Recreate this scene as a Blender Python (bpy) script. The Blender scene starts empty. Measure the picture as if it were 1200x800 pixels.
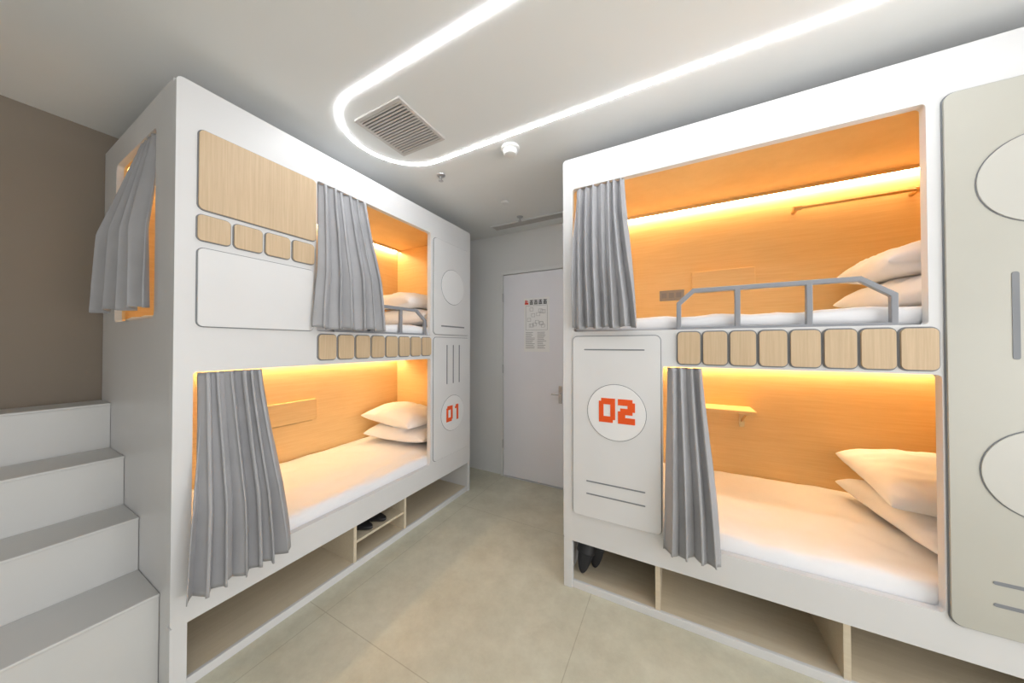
import bpy, bmesh, math, random
from mathutils import Vector, Matrix, noise
from mathutils.geometry import tessellate_polygon
random.seed(4)
sc = bpy.context.scene
col = sc.collection

# ------------------------------------------------------------ materials
def new_mat(name):
    m = bpy.data.materials.new(name); m.use_nodes = True
    nt = m.node_tree
    return m, nt, nt.nodes["Principled BSDF"]

def paint(name, c, rough=0.5, var=0.03, scale=3.0, bump=0.0, metal=0.0, bscale=200):
    m, nt, b = new_mat(name)
    tc = nt.nodes.new("ShaderNodeTexCoord")
    n = nt.nodes.new("ShaderNodeTexNoise"); n.inputs["Scale"].default_value = scale
    n.inputs["Detail"].default_value = 5
    nt.links.new(tc.outputs["Object"], n.inputs["Vector"])
    r = nt.nodes.new("ShaderNodeValToRGB")
    r.color_ramp.elements[0].position = 0.3; r.color_ramp.elements[1].position = 0.7
    r.color_ramp.elements[0].color = (*[max(0, x*(1-var)) for x in c], 1)
    r.color_ramp.elements[1].color = (*[min(1, x*(1+var)) for x in c], 1)
    nt.links.new(n.outputs["Fac"], r.inputs["Fac"])
    nt.links.new(r.outputs["Color"], b.inputs["Base Color"])
    b.inputs["Roughness"].default_value = rough
    b.inputs["Metallic"].default_value = metal
    if bump:
        n2 = nt.nodes.new("ShaderNodeTexNoise"); n2.inputs["Scale"].default_value = bscale
        nt.links.new(tc.outputs["Object"], n2.inputs["Vector"])
        bp = nt.nodes.new("ShaderNodeBump"); bp.inputs["Strength"].default_value = bump
        bp.inputs["Distance"].default_value = 0.002
        nt.links.new(n2.outputs["Fac"], bp.inputs["Height"])
        nt.links.new(bp.outputs["Normal"], b.inputs["Normal"])
    return m

def wood(name, c1, c2, scale=(60, 60, 2.0), rough=0.45):
    m, nt, b = new_mat(name)
    tc = nt.nodes.new("ShaderNodeTexCoord")
    mp = nt.nodes.new("ShaderNodeMapping"); mp.inputs["Scale"].default_value = scale
    n = nt.nodes.new("ShaderNodeTexNoise"); n.inputs["Scale"].default_value = 1.6
    n.inputs["Detail"].default_value = 6; n.inputs["Roughness"].default_value = 0.65
    nt.links.new(tc.outputs["Object"], mp.inputs["Vector"]); nt.links.new(mp.outputs["Vector"], n.inputs["Vector"])
    r = nt.nodes.new("ShaderNodeValToRGB")
    r.color_ramp.elements[0].position = 0.32; r.color_ramp.elements[1].position = 0.68
    r.color_ramp.elements[0].color = (*c1, 1); r.color_ramp.elements[1].color = (*c2, 1)
    nt.links.new(n.outputs["Fac"], r.inputs["Fac"]); nt.links.new(r.outputs["Color"], b.inputs["Base Color"])
    b.inputs["Roughness"].default_value = rough
    return m

def emit(name, c, s):
    m = bpy.data.materials.new(name); m.use_nodes = True
    nt = m.node_tree; nt.nodes.remove(nt.nodes["Principled BSDF"])
    e = nt.nodes.new("ShaderNodeEmission"); e.inputs["Color"].default_value = (*c, 1); e.inputs["Strength"].default_value = s
    nt.links.new(e.outputs[0], nt.nodes["Material Output"].inputs["Surface"])
    return m

WHITE = paint("white_lacquer", (0.72, 0.72, 0.73), 0.42, 0.02)
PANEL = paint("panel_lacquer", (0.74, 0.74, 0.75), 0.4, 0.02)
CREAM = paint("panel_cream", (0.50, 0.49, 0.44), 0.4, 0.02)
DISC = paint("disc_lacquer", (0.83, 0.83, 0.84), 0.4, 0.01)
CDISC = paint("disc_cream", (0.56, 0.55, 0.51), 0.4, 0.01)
GROOVE = paint("groove_grey", (0.22, 0.23, 0.25), 0.6, 0.05)
RAILG = paint("rail_grey", (0.27, 0.28, 0.31), 0.4, 0.03)
ORANGE = paint("orange_print", (0.88, 0.10, 0.01), 0.5, 0.02)
TILE = wood("oak_veneer", (0.54, 0.395, 0.245), (0.64, 0.485, 0.32), (90, 90, 2.5))
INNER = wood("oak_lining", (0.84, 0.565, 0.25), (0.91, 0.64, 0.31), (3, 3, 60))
STORE = wood("storage_board", (0.66, 0.57, 0.43), (0.72, 0.63, 0.49), (3, 40, 40))
CURT = paint("curtain_cloth", (0.38, 0.38, 0.40), 0.6, 0.06, 8, 0.25, bscale=600)
LINEN = paint("white_linen", (0.90, 0.90, 0.93), 0.8, 0.015, 4, 0.15, bscale=300)
CEIL = paint("ceiling_paint", (0.84, 0.85, 0.85), 0.8, 0.02, 1.0)
WALLB = paint("wall_paint_grey", (0.80, 0.80, 0.80), 0.8, 0.02, 1.5)
WALLL = paint("wall_paint_taupe", (0.24, 0.20, 0.16), 0.8, 0.04, 1.5)
DOORM = paint("door_paint", (0.88, 0.88, 0.94), 0.45, 0.01)
METAL = paint("brushed_metal", (0.55, 0.55, 0.56), 0.3, 0.03, 20, metal=1)
BRASS = paint("brass", (0.72, 0.50, 0.25), 0.3, 0.03, 20, metal=1)
BLACK = paint("black_rubber", (0.022, 0.022, 0.026), 0.5, 0.1)
PLAST = paint("white_plastic", (0.82, 0.82, 0.82), 0.4, 0.01)
DARKV = paint("vent_dark", (0.10, 0.10, 0.10), 0.8, 0.05)
VENTM = paint("vent_slat", (0.60, 0.57, 0.55), 0.5, 0.03)
PAPER = paint("paper", (0.92, 0.92, 0.93), 0.6, 0.01)
INK = paint("ink_dark", (0.08, 0.08, 0.09), 0.6, 0.05)
INKG = paint("ink_grey", (0.42, 0.42, 0.44), 0.6, 0.05)
INKR = paint("ink_red", (0.75, 0.08, 0.05), 0.6, 0.05)
STAIR = paint("stair_laminate", (0.62, 0.62, 0.615), 0.45, 0.02)
SOCK = paint("outlet_grey", (0.30, 0.29, 0.28), 0.4, 0.02)
LEDW = emit("led_white", (0.95, 0.98, 1.0), 38)
LEDO = emit("led_warm", (1.0, 0.78, 0.48), 60)

# floor
FLOOR, nt, b = new_mat("floor_stone")
tc = nt.nodes.new("ShaderNodeTexCoord")
n1 = nt.nodes.new("ShaderNodeTexNoise"); n1.inputs["Scale"].default_value = 3.2; n1.inputs["Detail"].default_value = 12; n1.inputs["Roughness"].default_value = .75
nt.links.new(tc.outputs["Object"], n1.inputs["Vector"])
r = nt.nodes.new("ShaderNodeValToRGB")
r.color_ramp.elements[0].position = .33; r.color_ramp.elements[1].position = .68
r.color_ramp.elements[0].color = (.50, .475, .37, 1); r.color_ramp.elements[1].color = (.67, .65, .53, 1)
nt.links.new(n1.outputs["Fac"], r.inputs["Fac"])
sx = nt.nodes.new("ShaderNodeSeparateXYZ"); nt.links.new(tc.outputs["Object"], sx.inputs[0])
def seam(out, off, per):
    a = nt.nodes.new("ShaderNodeMath"); a.operation = 'SUBTRACT'; a.inputs[1].default_value = off; nt.links.new(out, a.inputs[0])
    w = nt.nodes.new("ShaderNodeMath"); w.operation = 'PINGPONG'; w.inputs[1].default_value = per/2; nt.links.new(a.outputs[0], w.inputs[0])
    l = nt.nodes.new("ShaderNodeMath"); l.operation = 'LESS_THAN'; l.inputs[1].default_value = 0.002; nt.links.new(w.outputs[0], l.inputs[0])
    return l.outputs[0]
s1 = seam(sx.outputs["Y"], 0.97, 1.2); s2 = seam(sx.outputs["X"], -1.62, 1.2)
mm = nt.nodes.new("ShaderNodeMath"); mm.operation = 'MAXIMUM'; nt.links.new(s1, mm.inputs[0]); nt.links.new(s2, mm.inputs[1])
mx = nt.nodes.new("ShaderNodeMixRGB"); mx.blend_type = 'MULTIPLY'; mx.inputs[2].default_value = (.76, .74, .70, 1)
nt.links.new(mm.outputs[0], mx.inputs[0]); nt.links.new(r.outputs["Color"], mx.inputs[1]); nt.links.new(mx.outputs[0], b.inputs["Base Color"])
b.inputs["Roughness"].default_value = 0.42

# ------------------------------------------------------------ helpers
def obj(name, verts, faces, mat, parent=None, M=None, smooth=False, bevel=0, seg=2, center=False):
    vs = [Vector(v) for v in verts]
    if M is not None: vs = [M @ v for v in vs]
    off = Vector((0, 0, 0))
    if center:
        lo = Vector([min(v[i] for v in vs) for i in range(3)]); hi = Vector([max(v[i] for v in vs) for i in range(3)])
        off = Vector(((lo.x+hi.x)/2, (lo.y+hi.y)/2, lo.z))
        vs = [v-off for v in vs]
    me = bpy.data.meshes.new(name)
    me.from_pydata([tuple(v) for v in vs], [], faces)
    bm = bmesh.new(); bm.from_mesh(me)
    bmesh.ops.recalc_face_normals(bm, faces=bm.faces)
    bm.to_mesh(me); bm.free()
    if smooth:
        for p in me.polygons: p.use_smooth = True
    me.materials.append(mat)
    o = bpy.data.objects.new(name, me); col.objects.link(o)
    o.location = off
    if parent is not None: o.parent = parent
    if bevel:
        md = o.modifiers.new("bevel", "BEVEL"); md.width = bevel; md.segments = seg; md.limit_method = 'ANGLE'
        md.angle_limit = math.radians(40)
    return o

def empty(name, M=None, loc=None):
    e = bpy.data.objects.new(name, None); col.objects.link(e)
    if M is not None: e.matrix_world = M
    if loc is not None: e.location = loc
    e.empty_display_size = 0.1
    return e

def box(name, a0, a1, b0, b1, c0, c1, mat, parent=None, M=None, bevel=0.0, center=False):
    v = [(x, y, z) for x in (a0, a1) for y in (b0, b1) for z in (c0, c1)]
    f = [(0, 1, 3, 2), (4, 6, 7, 5), (0, 4, 5, 1), (2, 3, 7, 6), (0, 2, 6, 4), (1, 5, 7, 3)]
    return obj(name, v, f, mat, parent, M, bevel=bevel, center=center)

def multibox(name, boxes, mat, parent=None, M=None, bevel=0.0, center=False):
    V = []; F = []
    for (a0, a1, b0, b1, c0, c1) in boxes:
        k = len(V)
        V += [(x, y, z) for x in (a0, a1) for y in (b0, b1) for z in (c0, c1)]
        F += [tuple(k+i for i in q) for q in [(0, 1, 3, 2), (4, 6, 7, 5), (0, 4, 5, 1), (2, 3, 7, 6), (0, 2, 6, 4), (1, 5, 7, 3)]]
    return obj(name, V, F, mat, parent, M, bevel=bevel, center=center)

def rrect(a0, b0, a1, b1, r=0.02, n=6):
    pts = []
    for cx, cy, st in ((a1-r, b1-r, 0), (a0+r, b1-r, 90), (a0+r, b0+r, 180), (a1-r, b0+r, 270)):
        for i in range(n+1):
            t = math.radians(st+90*i/n)
            pts.append((cx+r*math.cos(t), cy+r*math.sin(t)))
    return pts
def circ(cx, cy, r, n=48):
    return [(cx+r*math.cos(2*math.pi*i/n), cy+r*math.sin(2*math.pi*i/n)) for i in range(n)]

MAPS = {'front': lambda a, b, c: (a, c, b), 'end': lambda a, b, c: (c, a, b), 'flat': lambda a, b, c: (a, b, c)}
def plate(name, outer, holes, c0, c1, mat, parent=None, M=None, plane='front', bevel=0.0, center=False):
    loops = [outer]+list(holes)
    flat = [p for l in loops for p in l]
    tris = tessellate_polygon([[Vector((p[0], p[1], 0)) for p in l] for l in loops])
    n = len(flat); mp = MAPS[plane]
    V = [mp(p[0], p[1], c0) for p in flat]+[mp(p[0], p[1], c1) for p in flat]
    F = [tuple(t) for t in tris]+[tuple(i+n for i in reversed(t)) for t in tris]
    k = 0
    for l in loops:
        m = len(l)
        for i in range(m):
            j = (i+1) % m
            F.append((k+i, k+j, k+j+n, k+i+n))
        k += m
    return obj(name, V, F, mat, parent, M, bevel=bevel, center=center)

def lathe(name, prof, mat, loc, n=32, parent=None):
    V = []; F = []
    for r_, z in prof:
        for i in range(n):
            t = 2*math.pi*i/n; V.append((loc[0]+r_*math.cos(t), loc[1]+r_*math.sin(t), loc[2]+z))
    m = len(prof)
    for j in range(m-1):
        for i in range(n):
            k = (i+1) % n
            F.append((j*n+i, j*n+k, (j+1)*n+k, (j+1)*n+i))
    F.append(tuple(range(n))); F.append(tuple((m-1)*n+i for i in range(n)))
    return obj(name, V, F, mat, parent, smooth=False, center=(parent is None), bevel=0)

def tube(name, p0, p1, r, mat, parent=None, M=None, n=12, center=False):
    p0 = Vector(p0); p1 = Vector(p1); d = (p1-p0).normalized()
    a = d.orthogonal().normalized(); b_ = d.cross(a)
    V = [p+a*r*math.cos(2*math.pi*i/n)+b_*r*math.sin(2*math.pi*i/n) for p in (p0, p1) for i in range(n)]
    F = [(i, (i+1) % n, n+(i+1) % n, n+i) for i in range(n)]+[tuple(range(n)), tuple(range(n, 2*n))]
    return obj(name, V, F, mat, parent, M, center=center)

# ------------------------------------------------------------ room shell
CH = 2.60
XL, XR, YF, YB = -2.85, 2.30, -1.9, 2.88
box("floor", XL-.1, XR+.1, YF-.1, YB+.1, -0.1, 0, FLOOR)
box("ceiling", XL-.1, XR+.1, YF-.1, YB+.1, CH, CH+.1, CEIL)
box("wall_left", XL-.1, XL, YF-.1, YB+.1, 0, CH, WALLL)
box("wall_back", XL, XR, YB, YB+.1, 0, CH, WALLB)
wy0, wy1, wz0, wz1 = -1.7, 1.5, .45, 2.25  # invented opening in the unseen right wall, lets fill light in
plate("wall_right", [(YF-.1, 0), (YB+.1, 0), (YB+.1, CH), (YF-.1, CH)], [[(wy0, wz0), (wy1, wz0), (wy1, wz1), (wy0, wz1)]], XR, XR+.1, WALLB, plane='end')
box("wall_front", XL, XR, YF-.1, YF, 0, CH, WALLB)
plate("added_window_1", [(wy0, wz0), (wy1, wz0), (wy1, wz1), (wy0, wz1)],
      [[(wy0+.05+k*1.05, wz0+.05), (wy0+1.0+k*1.05, wz0+.05), (wy0+1.0+k*1.05, wz1-.05), (wy0+.05+k*1.05, wz1-.05)] for k in range(3)],
      XR+.03, XR+.07, PLAST, plane='end')  # frame for the invented opening, out of view
ld = bpy.data.lights.new("fill_light", 'AREA'); ld.shape = 'RECTANGLE'; ld.energy = 82  # added fill light outside the opening, tilted up to lift the ceiling
ld.color = (1.0, .99, .97)
lo_ = bpy.data.objects.new("fill_light", ld); col.objects.link(lo_)
lo_.location = (XR+.45, -.1, 1.2); lo_.rotation_euler = (0, math.radians(90+24), 0)
ld.size, ld.size_y = 1.6, 3.1

# ------------------------------------------------------------ door
door = empty("door_1", loc=(0, 0, 0))
dx0, dx1, dz = -1.625, -0.905, 2.15
plate("door_casing", [(dx0-.03, 0), (dx1+.03, 0), (dx1+.03, dz+.035), (dx0-.03, dz+.035)],
      [[(dx0, 0.004), (dx1, 0.004), (dx1, dz), (dx0, dz)]], YB-.03, YB-.001, WALLB, door, bevel=.003)
box("leaf", dx0+.006, dx1-.006, YB-.022, YB-.001, 0.012, dz-.006, DOORM, door, bevel=.002)
for i, z in enumerate((1.86, 1.1, .3)):
    tube("hinge_%d" % (i+1), (dx0+.002, YB-.03, z), (dx0+.002, YB-.03, z+.09), .007, METAL, door)
multibox("lock_plate", [(-1.00, -.965, YB-.03, YB-.022, .83, 1.0)], METAL, door, bevel=.003)
tube("handle_neck", (-.98, YB-.03, .92), (-.98, YB-.07, .92), .01, METAL, door)
tube("handle_lever", (-.98, YB-.065, .92), (-1.06, YB-.065, .92), .009, METAL, door)
# poster on the door
po = empty("safety_notice_poster")
yP = YB-.0225
box("sheet", -1.375, -1.095, yP-.0015, yP, 1.33, 1.88, PAPER, po)
def ink(name, rects, mat):
    multibox(name, [(a, b_, yP-.0025, yP-.0015, c, d) for a, b_, c, d in rects], mat, po)
ink("red_icon", [(-1.365, -1.325, 1.815, 1.835), (-1.36, -1.345, 1.835, 1.86), (-1.34, -1.33, 1.84, 1.855)], INKR)
rects = []
for k in range(4):
    x = -1.31+k*.05
    rects += [(x, x+.038, 1.850, 1.858), (x, x+.038, 1.834, 1.841), (x, x+.038, 1.813, 1.821), (x+.015, x+.023, 1.815, 1.86), (x+.002, x+.009, 1.82, 1.84), (x+.029, x+.036, 1.82, 1.84)]
ink("headline", rects, INK)
rects = []
for k in range(14):
    x = -1.35+random.random()*.19; z = 1.56+random.random()*.2
    rects += [(x, x+.04, z, z+.003), (x, x+.003, z, z+.035), (x+.037, x+.04, z, z+.035), (x, x+.04, z+.032, z+.035)]
rects += [(-1.355, -1.115, 1.80, 1.803), (-1.355, -1.115, 1.55, 1.553), (-1.355, -1.352, 1.55, 1.80), (-1.118, -1.115, 1.55, 1.80)]
ink("floor_plan", rects, INKG)
rects = []
for c in range(2):
    for k in range(12):
        w = .06+random.random()*.045
        rects.append((-1.355+c*.13, -1.355+c*.13+w, 1.525-k*.0145, 1.530-k*.0145))
ink("small_print", rects, INKG)

# ------------------------------------------------------------ ceiling fixtures
def stadium(x0, x1, y0, y1, inset, n=24):
    r_ = (y1-y0)/2-inset; cy = (y0+y1)/2
    pts = []
    for i in range(n+1):
        t = math.radians(90+180*i/n); pts.append((x0+(y1-y0)/2+r_*math.cos(t), cy+r_*math.sin(t)))
    for i in range(n+1):
        t = math.radians(-90+180*i/n); pts.append((x1-(y1-y0)/2+r_*math.cos(t), cy+r_*math.sin(t)))
    return pts
def led_loop(x0, x1, y0, y1):
    led = empty("ceiling_led_loop")
    plate("diffuser", stadium(x0, x1, y0, y1, 0), [stadium(x0, x1, y0, y1, .018)], CH-.0035, CH-.0005, LEDW, led, plane='flat')
led_loop(-1.675, .92, .905, 1.53)

v = empty("ceiling_vent")
vx0, vx1, vy0, vy1 = -1.50, -1.165, 1.03, 1.37
plate("frame", rrect(vx0, vy0, vx1, vy1, .004, 2), [rrect(vx0+.018, vy0+.018, vx1-.018, vy1-.018, .002, 2)], CH-.012, CH-.0005, VENTM, v, plane='flat')
box("duct", vx0+.018, vx1-.018, vy0+.018, vy1-.018, CH-.002, CH-.0006, DARKV, v)
sl = []
N = 17
for i in range(N):
    y = vy0+.026+(vy1-vy0-.052)*i/(N-1)
    sl.append((vx0+.018, vx1-.018, y-.005, y+.005, CH-.011, CH-.006))
multibox("slats", sl, VENTM, v)
lathe("smoke_detector", [(.055, 0), (.055, -.012), (.048, -.016), (.042, -.018), (.042, -.035), (.034, -.045), (.012, -.048)], PLAST, (-.874, 1.625, CH-.0005))
def sprinkler(x, y):
    s = empty("fire_sprinkler", loc=(x, y, CH))
    lathe("cup", [(.03, -.0005), (.028, -.006), (.012, -.012)], METAL, (0, 0, 0), 20, s)
    lathe("stem", [(.008, -.012), (.008, -.028), (.004, -.03), (.004, -.04)], METAL, (0, 0, 0), 12, s)
    lathe("deflector", [(.004, -.04), (.017, -.041), (.017, -.043), (.004, -.044)], METAL, (0, 0, 0), 16, s)
    tube("bulb", (.0, .006, -.03), (.0, .006, -.041), .003, INKR, s)
sprinkler(-1.45, 1.66); sprinkler(-1.27, 2.55)
lathe("ceiling_sensor", [(.035, 0), (.035, -.006), (.025, -.012)], PLAST, (-1.25, 2.23, CH-.0005))
sd = empty("linear_air_diffuser")
plate("frame", [(-1.64, 2.62), (-.80, 2.62), (-.80, 2.74), (-1.64, 2.74)], [[(-1.625, 2.635), (-.815, 2.635), (-.815, 2.725), (-1.625, 2.725)]], CH-.01, CH-.0005, PLAST, sd, plane='flat')
multibox("slats", [(-1.625, -.815, 2.645+.018*i, 2.656+.018*i, CH-.009, CH-.003) for i in range(5)], VENTM, sd)
box("slot_back", -1.625, -.815, 2.635, 2.725, CH-.002, CH-.0006, DARKV, sd)

# ------------------------------------------------------------ bunk beds
ML = Matrix.Translation((-1.75, 0, 0)) @ Matrix.Rotation(math.radians(90), 4, 'Z')
MR = Matrix.Translation((0, 1.728, 0))
TOP = 2.485

def raised(P, name, a0, b0, a1, b1, mat, r=.02, th=.010, g=.004):
    plate(name+"_edge", rrect(a0-g, b0-g, a1+g, b1+g, r+g), [], -.003, .001, GROOVE, P)
    plate(name, rrect(a0, b0, a1, b1, r), [], -th, -.002, mat, P, bevel=.002)
def disc(P, name, cx, cz, r_, mat, d=-.010):
    plate(name+"_edge", circ(cx, cz, r_+.003), [], d-.001, d+.002, GROOVE, P)
    plate(name, circ(cx, cz, r_), [], d-.004, d, mat, P, bevel=.001)
def slot(P, name, a0, b0, a1, b1, d=-.010):
    plate(name, rrect(a0, b0, a1, b1, min(a1-a0, b1-b0)/2*.95, 5), [], d-.0015, d+.002, GROOVE, P)

GL = {'0': [".######", "#######", "##...##", "##...##", "##...##", "##...##", "#######", "######."],
      '1': [".###", "####", "..##", "..##", "..##", "..##", "..##", "..##"],
      '2': ["######.", "#######", "....###", ".######", "######.", "###....", "#######", "#######"]}
def digits(P, text, cx, cz, w, h, d=-.0145):
    n = len(text); gap = w*.08; dw = (w-gap*(n-1))/n; boxes = []
    x0 = cx-w/2
    for ch in text:
        g = GL[ch]; rows = len(g); cols = len(g[0]); cw = dw/7; rh = h/rows
        ox = x0+(dw-cols*cw)/2
        for i, row in enumerate(g):
            for j, c in enumerate(row):
                if c == '#':
                    boxes.append((ox+j*cw-.0003, ox+(j+1)*cw+.0003, d-.0015, d+.001, cz+h/2-(i+1)*rh-.0003, cz+h/2-i*rh+.0003))
        x0 += dw+gap
    multibox("number_"+text, boxes, ORANGE, P)

def rail(P, s0):
    z0 = 1.474; t = .021
    s1 = s0+.753; zl = 1.610; zt = 1.676; zr = 1.600; c0 = s0+.07; c1 = s1-.10
    outer = [(s0, z0), (s1, z0), (s1, zr), (c1, zt), (c0, zt), (s0, zl)]
    p1, p2 = s0+.249, s0+.497
    h1 = [(s0+t, z0+.014), (p1-t/2, z0+.014), (p1-t/2, zt-t), (c0+.008, zt-t), (s0+t, zl-.010)]
    h2 = [(p1+t/2, z0+.014), (p2-t/2, z0+.014), (p2-t/2, zt-t), (p1+t/2, zt-t)]
    h3 = [(p2+t/2, z0+.014), (s1-t, z0+.014), (s1-t, zr-.011), (c1-.006, zt-t), (p2+t/2, zt-t)]
    plate("guard_rail", outer, [h1, h2, h3], .004, .026, RAILG, P, bevel=.003)

def carcass(P, A, B, D, holes_up, holes_lo, endhole, front_r=.014):
    plate("front_frame", rrect(A, .275, B, TOP, .022), [rrect(*holes_up, front_r), rrect(*holes_lo, front_r)], 0, .035, WHITE, P, bevel=.003)
    near_out = [(.035, 0), (D, 0), (D, TOP-.001), (.035, TOP-.001)]
    eh = [rrect(*endhole, .03)] if endhole else []
    plate("end_panel_near", near_out, eh, A, A+.025, WHITE, P, plane='end', bevel=.002)
    plate("end_panel_far", near_out, [], B-.025, B, WHITE, P, plane='end', bevel=.002)
    liner = [(.036, .36), (.96, .36), (.96, 2.44), (.036, 2.44)]
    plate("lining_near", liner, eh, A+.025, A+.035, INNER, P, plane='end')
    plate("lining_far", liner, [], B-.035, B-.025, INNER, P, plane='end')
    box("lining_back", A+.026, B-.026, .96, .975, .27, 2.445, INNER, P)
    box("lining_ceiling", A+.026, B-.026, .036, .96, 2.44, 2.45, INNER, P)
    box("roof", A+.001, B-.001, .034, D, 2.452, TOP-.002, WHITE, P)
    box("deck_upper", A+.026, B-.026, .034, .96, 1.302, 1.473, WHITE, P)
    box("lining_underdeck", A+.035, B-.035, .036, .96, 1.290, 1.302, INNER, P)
    box("deck_lower", A+.026, B-.026, .034, .96, .275, .36, WHITE, P)
    multibox("front_legs", [(A, A+.05, .002, .035, 0, .28), (B-.03, B, .002, .035, 0, .28)], WHITE, P, bevel=.002)
    for k, z in enumerate((2.44, 1.290)):
        box("led_valance_%d" % (k+1), A+.036, B-.036, .905, .912, z-.022, z, INNER, P)
        box("led_strip_%d" % (k+1), A+.06, B-.06, .932, .948, z-.012, z-.004, LEDO, P)

def storage(P, A, B, divs, shelf=None, thick=.02):
    box("storage_floor", A+.026, B-.026, .03, .62, .02, .038, STORE, P)
    box("storage_back", A+.026, B-.026, .62, .635, .0, .275, STORE, P)
    box("storage_kick", A+.05, B-.03, .012, .03, 0.0, .04, WHITE, P, bevel=.002)
    for i, s in enumerate(divs):
        box("storage_divider_%d" % (i+1), s-thick/2, s+thick/2, .04, .62, .038, .275, STORE, P)
        box("storage_divider_edge_%d" % (i+1), s-thick/2, s+thick/2, .02, .04, .038, .275, STORE, P)
    if shelf:
        box("storage_shelf", shelf[0]+thick/2, shelf[1]-thick/2, .03, .62, .148, .163, STORE, P)

# --- left bunk 01
L = empty("bunk_bed", ML)
A, B = .439, 2.43
carcass(L, A, B, 1.095, (.985, 1.476, 1.882, 2.315), (.497, .425, 1.885, 1.288), (.235, 1.52, .86, 2.35))
storage(L, A, B, [1.241, 1.644], (1.241, 1.644))
raised(L, "wood_panel", .505, 1.968, .975, 2.302, TILE)
for k in range(4):
    a = .503+k*.1195
    raised(L, "wood_tile_%d" % (k+1), a, 1.838, a+.106, 1.945, TILE, .016)
raised(L, "plain_panel", .505, 1.478, .965, 1.805, PANEL)
for k in range(8):
    a = .995+k*.1125
    raised(L, "deck_tile_%d" % (k+1), a, 1.318, a+.098, 1.458, TILE, .018, .012, .006)
raised(L, "cabinet_door_upper", 1.915, 1.49, 2.40, 2.29, PANEL, .03)
raised(L, "cabinet_door_lower", 1.915, .44, 2.40, 1.462, PANEL, .03)
disc(L, "porthole", 2.155, 1.91, .153, DISC)
slot(L, "pull_slot", 2.0, 1.555, 2.32, 1.567)
disc(L, "number_disc", 2.155, .80, .153, DISC)
for k in range(3):
    slot(L, "vent_slot_%d" % (k+1), 2.07+k*.085, 1.06, 2.082+k*.085, 1.40)
digits(L, "01", 2.155, .80, .18, .135)
rail(L, 1.09)

# --- right bunk 02
R = empty("bunk_bed", MR)
A2, B2 = -.576, 1.41
carcass(R, A2, B2, 1.14, (-.518, 1.476, .836, 2.305), (-.052, .425, .866, 1.290), None)
storage(R, A2, B2, [-.081, .615], None, .022)
raised(R, "number_panel", -.515, .440, -.062, 1.447, PANEL, .025)
disc(R, "number_disc", -.280, 1.035, .150, DISC)
digits(R, "02", -.275, 1.045, .185, .130)
slot(R, "top_slot", -.45, 1.370, -.135, 1.377)
slot(R, "low_slot_1", -.44, .636, -.135, .643)
slot(R, "low_slot_2", -.44, .566, -.135, .573)
for k in range(8):
    a = .016+k*.1065
    raised(R, "deck_tile_%d" % (k+1), a, 1.307, a+.094, 1.462, TILE, .018, .012, .006)
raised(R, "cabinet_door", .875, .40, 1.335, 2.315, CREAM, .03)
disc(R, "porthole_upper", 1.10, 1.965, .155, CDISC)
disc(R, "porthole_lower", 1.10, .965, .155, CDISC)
slot(R, "door_pull", 1.018, 1.35, 1.034, 1.65)
slot(R, "low_slot_1", .968, .575, 1.20, .587)
slot(R, "low_slot_2", .968, .50, 1.20, .512)
rail(R, .011)

# ------------------------------------------------------------ stairs
zs = [1.08, .845, .61, .375]; xs = [-2.65, -2.386, -2.145, -1.866]
prof = [(-2.849, 0), (-2.849, zs[0]), (xs[0], zs[0]), (xs[0], zs[1]), (xs[1], zs[1]), (xs[1], zs[2]), (xs[2], zs[2]), (xs[2], zs[3]), (xs[3], zs[3]), (xs[3], 0)]
sp = empty("staircase")
MAPS['side'] = lambda a, b, c: (a, c, b)
plate("body", prof, [], -.42, .4375, STAIR, sp, bevel=.002, plane='side')
for i in range(4):
    x_in = -2.849 if i == 0 else xs[i-1]+.0005
    box("tread_%d" % (i+1), x_in, xs[i]+.006, -.42, .4378, zs[i], zs[i]+.012, STAIR, sp, bevel=.003)

# ------------------------------------------------------------ soft things
def mattress(M, s0, s1, d0, d1, z0, z1, r_=.035):
    nx, ny, nz = 90, 46, 4
    V = {}; verts = []; F = []
    def vid(i, j, k):
        if (i, j, k) not in V:
            V[(i, j, k)] = len(verts)
            p = Vector((s0+(s1-s0)*i/nx, d0+(d1-d0)*j/ny, z0+(z1-z0)*k/nz))
            q = Vector((min(max(p.x, s0+r_), s1-r_), min(max(p.y, d0+r_), d1-r_), min(max(p.z, z0+r_), z1-r_)))
            dlt = p-q
            if dlt.length > 1e-6: p = q+dlt.normalized()*r_
            if k == nz:
                w = noise.noise(Vector((p.x*5, p.y*9, 1.3)))*.008+noise.noise(Vector((p.x*14+p.y*9, p.y*5, 4)))*.004
                w += .004*(1-abs(noise.noise(Vector((p.x*4+p.y*3, p.y*7-p.x*2, 9))))*3)
                p.z += w-.010
            verts.append(p)
        return V[(i, j, k)]
    for i in range(nx):
        for j in range(ny):
            for k in (0, nz): F.append((vid(i, j, k), vid(i+1, j, k), vid(i+1, j+1, k), vid(i, j+1, k)))
    for i in range(nx):
        for k in range(nz):
            for j in (0, ny): F.append((vid(i, j, k), vid(i+1, j, k), vid(i+1, j, k+1), vid(i, j, k+1)))
    for j in range(ny):
        for k in range(nz):
            for i in (0, nx): F.append((vid(i, j, k), vid(i, j+1, k), vid(i, j+1, k+1), vid(i, j, k+1)))
    return obj("mattress", verts, F, LINEN, None, M, smooth=True, center=True)
for M, a, b2 in ((ML, A, B), (MR, A2, B2)):
    mattress(M, a+.04, b2-.04, .038, .955, .361, .500)
    mattress(M, a+.04, b2-.04, .038, .955, 1.474, 1.560)

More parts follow.
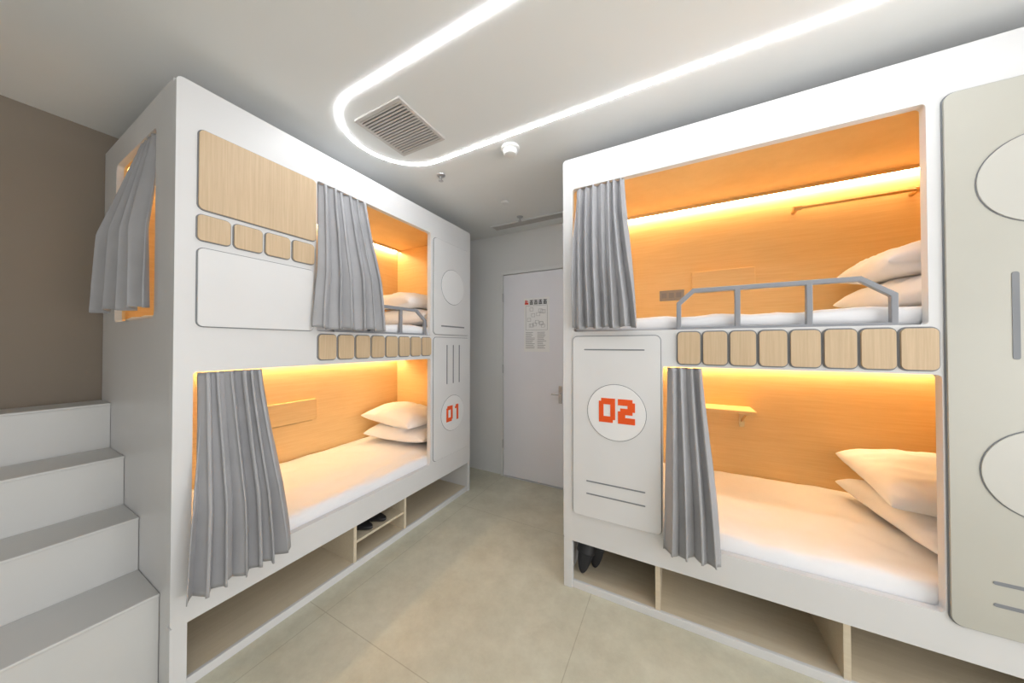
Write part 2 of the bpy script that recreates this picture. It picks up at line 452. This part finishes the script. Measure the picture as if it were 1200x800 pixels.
def pillow(M, s, d, z, w=.46, l=.68, h=.18, rot=0, tilt=0, roll=0, seed=0):
    n, m = 44, 56
    T = M @ Matrix.Translation((s, d, z)) @ Matrix.Rotation(rot, 4, 'Z') @ Matrix.Rotation(tilt, 4, 'Y') @ Matrix.Rotation(roll, 4, 'X')
    V = []; F = []
    for sgn in (1, -1):
        for j in range(m+1):
            for i in range(n+1):
                u = math.sin((i/n*2-1)*math.pi/2); v_ = math.sin((j/m*2-1)*math.pi/2)
                x = w/2*u*(1-.06*(1-v_*v_)*abs(u)); y = l/2*v_*(1-.05*(1-u*u)*abs(v_))
                t = max(0, (1-u*u)*(1-v_*v_))**.36
                rg = noise.noise(Vector((x*7+seed, y*6, sgn)))
                wr = rg*.014+(.010-.05*abs(noise.noise(Vector((x*8+y*5, y*6-x*3+seed, sgn*3)))))*.7
                if sgn < 0: wr *= .3
                zz = sgn*h/2*t*(1 if sgn > 0 else .65)+wr*min(1, t*1.5)
                V.append((x, y, zz+noise.noise(Vector((x*5, y*5, seed)))*.006))
    K = (n+1)*(m+1)
    for q in (0, 1):
        for j in range(m):
            for i in range(n):
                a_ = q*K+j*(n+1)+i
                F.append((a_, a_+1, a_+n+2, a_+n+1))
    o = obj("pillow", V, F, LINEN, None, T, smooth=True, center=True)
    bm = bmesh.new(); bm.from_mesh(o.data); bmesh.ops.remove_doubles(bm, verts=bm.verts, dist=1e-4)
    bmesh.ops.recalc_face_normals(bm, faces=bm.faces); bm.to_mesh(o.data); bm.free()
    return o
for M, c in ((ML, 2.12), (MR, 1.10)):
    for zb in (.500, 1.560):
        pillow(M, c+.01, .49, zb+.078, h=.20, rot=.10, seed=c+zb)
        pillow(M, c-.02, .53, zb+.230, h=.20, rot=-.08, tilt=-.06, roll=.04, seed=c*3+zb)

def sheet(name, fn, nu, nv):
    V = [fn(i/nu, j/nv) for j in range(nv+1) for i in range(nu+1)]; F = []
    for j in range(nv):
        for i in range(nu):
            k = j*(nu+1)+i; F.append((k, k+1, k+nu+2, k+nu+1))
    return V, F
def fold_phase(u, v_, folds, ph):
    return 2*math.pi*folds*u+.5*math.sin(2.2*v_+u*6+ph)+1.3*noise.noise(Vector((u*4, v_*1.1, ph)))
def curtain(M, s0t, s1t, s0b, s1b, zt, zb, dt, db, folds, amp, ph=0):
    def fn(u, v_):
        e = v_*v_*(3-2*v_)*.55+v_*.45
        uu = u+.012*math.sin(9*u+ph+2*v_)
        s = (s0t+(s1t-s0t)*uu)*(1-e)+(s0b+(s1b-s0b)*uu)*e
        p = fold_phase(u, v_, folds, ph)
        a_ = amp*(.7+.5*v_)*(1+.55*noise.noise(Vector((u*folds*.9, v_*1.2, ph+9))))
        d = dt+(db-dt)*min(1, v_*1.6)+a_*math.sin(p)+.16*a_*math.sin(2.6*p+ph)
        d += .005*noise.noise(Vector((u*folds*1.5, v_*4, ph+5)))
        s += .16*(s1b-s0b)/folds*math.sin(2*p)
        return (s, d, zt+(zb-zt)*v_+.006*math.sin(p*.5+ph)*v_)
    V, F = sheet("curtain", fn, folds*20, 48)
    o = obj("curtain", V, F, CURT, None, M, smooth=True, center=True)
    md = o.modifiers.new("thick", "SOLIDIFY"); md.thickness = .003; md.offset = 0
curtain(ML, .995, 1.285, .935, 1.40, 2.312, 1.492, .012, -.055, 6, .026, .3)
curtain(ML, .512, .735, .468, .83, 1.284, .395, .008, -.070, 6, .028, 1.3)
curtain(MR, -.505, -.235, -.500, -.165, 2.300, 1.492, .012, -.050, 7, .021, 2.1)
curtain(MR, -.035, .115, -.060, .185, 1.286, .395, .008, -.058, 4, .024, .8)
def end_fn(u, v_):
    # doorway curtain on the stair side of the upper bunk
    e = v_**.9
    d = (.255+.20*u)*(1-e)+(.185+.48*u)*e
    p = fold_phase(u, v_, 4, 3)
    s = .452+(.405-.055*u-.452)*min(1, v_*1.8)+.018*(.7+.5*v_)*math.sin(p)
    return (s, d+.009*math.sin(2*p)*e, 2.338+(1.555-2.338)*v_+.006*math.sin(p*.5)*v_)
V, F = sheet("curtain", end_fn, 80, 48)
o = obj("curtain", V, F, CURT, None, ML, smooth=True, center=True)
md = o.modifiers.new("thick", "SOLIDIFY"); md.thickness = .003; md.offset = 0

# ------------------------------------------------------------ small items
def item(name, M): return empty(name, M)
e = item("coat_rail", MR)
tube("rod", (.70, .88, 2.285), (1.25, .88, 2.285), .009, BRASS, e)
for i, s in enumerate((.71, 1.24)):
    tube("bracket_%d" % i, (s, .88, 2.285), (s, .959, 2.285), .012, BRASS, e)
    tube("end_cap_%d" % i, (s-.02, .88, 2.285), (s+.02, .88, 2.285), .015, BRASS, e)
e = item("power_outlet", MR)
box("plate", -.10, .07, .950, .9595, 1.745, 1.825, SOCK, e, bevel=.003)
multibox("sockets", [(-.085+.05*i, -.05+.05*i, .948, .951, 1.765, 1.805) for i in range(3)], GROOVE, e)
def fshelf(M, s0, s1, z0, z1):
    e = item("folding_shelf", M)
    box("leaf", s0, s1, .93, .9595, z0, z1, INNER, e, bevel=.003)
    box("hinge", s0+.03, s1-.03, .945, .9595, z0-.012, z0, BRASS, e)
fshelf(MR, .12, .50, 1.80, 1.945)
fshelf(ML, 1.14, 1.52, .775, .945)
e = item("folding_shelf", MR)
box("leaf", .10, .47, .76, .9595, .945, .965, INNER, e, bevel=.003)
tube("bracket_arm", (.42, .80, .94), (.42, .955, .86), .006, BRASS, e)
multibox("bracket_plate", [(.405, .435, .948, .9595, .82, .945), (.405, .435, .78, .955, .938, .945)], BRASS, e)

def slipper(M):
    n = 40; out = []
    for i in range(n):
        t = 2*math.pi*i/n; y = .13*math.sin(t)
        wdt = .045*(1+.18*math.sin(t)) if math.sin(t) > 0 else .045*(1-.12*abs(math.sin(t)))
        out.append((wdt*math.cos(t), y))
    V = []; F = []
    for k, (z, sc_) in enumerate(((0, .95), (.006, 1), (.018, 1), (.022, .94))):
        V += [(x*sc_, y*sc_, z+(.006 if y < -.05 else 0)) for x, y in out]
    for k in range(3):
        for i in range(n): F.append((k*n+i, k*n+(i+1) % n, (k+1)*n+(i+1) % n, (k+1)*n+i))
    F += [tuple(range(n)), tuple(range(3*n, 4*n))]
    b0 = len(V); na, nl = 14, 8
    for q in (0, .005):
        for j in range(nl+1):
            y = -.01+.085*j/nl; hh = .052-.015*j/nl; ww = .048-.004*j/nl
            for i in range(na+1):
                t = math.pi*i/na
                V.append(((ww+q)*math.cos(t), y, .012+(hh+q)*math.sin(t)))
    K = (na+1)*(nl+1)
    for q in (0, 1):
        for j in range(nl):
            for i in range(na):
                a_ = b0+q*K+j*(na+1)+i; F.append((a_, a_+1, a_+na+2, a_+na+1))
    for j in (0, nl):
        for i in range(na):
            a_ = b0+j*(na+1)+i; F.append((a_, a_+1, a_+1+K, a_+K))
    return obj("slipper", V, F, BLACK, None, M, smooth=True, center=True)
for k in range(2):
    slipper(ML @ Matrix.Translation((1.36+.11*k, .17, .1635)) @ Matrix.Rotation(.15, 4, 'Z'))
slipper(MR @ Matrix.Translation((-.475, .13, .168)) @ Matrix.Rotation(math.radians(8), 4, 'Y') @ Matrix.Rotation(math.radians(80), 4, 'X'))
slipper(MR @ Matrix.Translation((-.425, .21, .168)) @ Matrix.Rotation(math.radians(5), 4, 'Y') @ Matrix.Rotation(math.radians(80), 4, 'X'))

# ------------------------------------------------------------ world, camera
w = bpy.data.worlds.new("World"); sc.world = w; w.use_nodes = True
w.node_tree.nodes["Background"].inputs[0].default_value = (.9, .95, 1, 1)
w.node_tree.nodes["Background"].inputs[1].default_value = .6
cam = bpy.data.cameras.new("camera"); co = bpy.data.objects.new("camera", cam); col.objects.link(co)
cam.sensor_width = 36; cam.lens = 358/1200*36; cam.clip_start = .02
co.location = (0, 0, 1.40)
co.rotation_euler = (math.radians(90.64), 0, math.radians(27.96))
sc.camera = co
sc.view_settings.view_transform = 'Standard'
sc.view_settings.exposure = 0.1
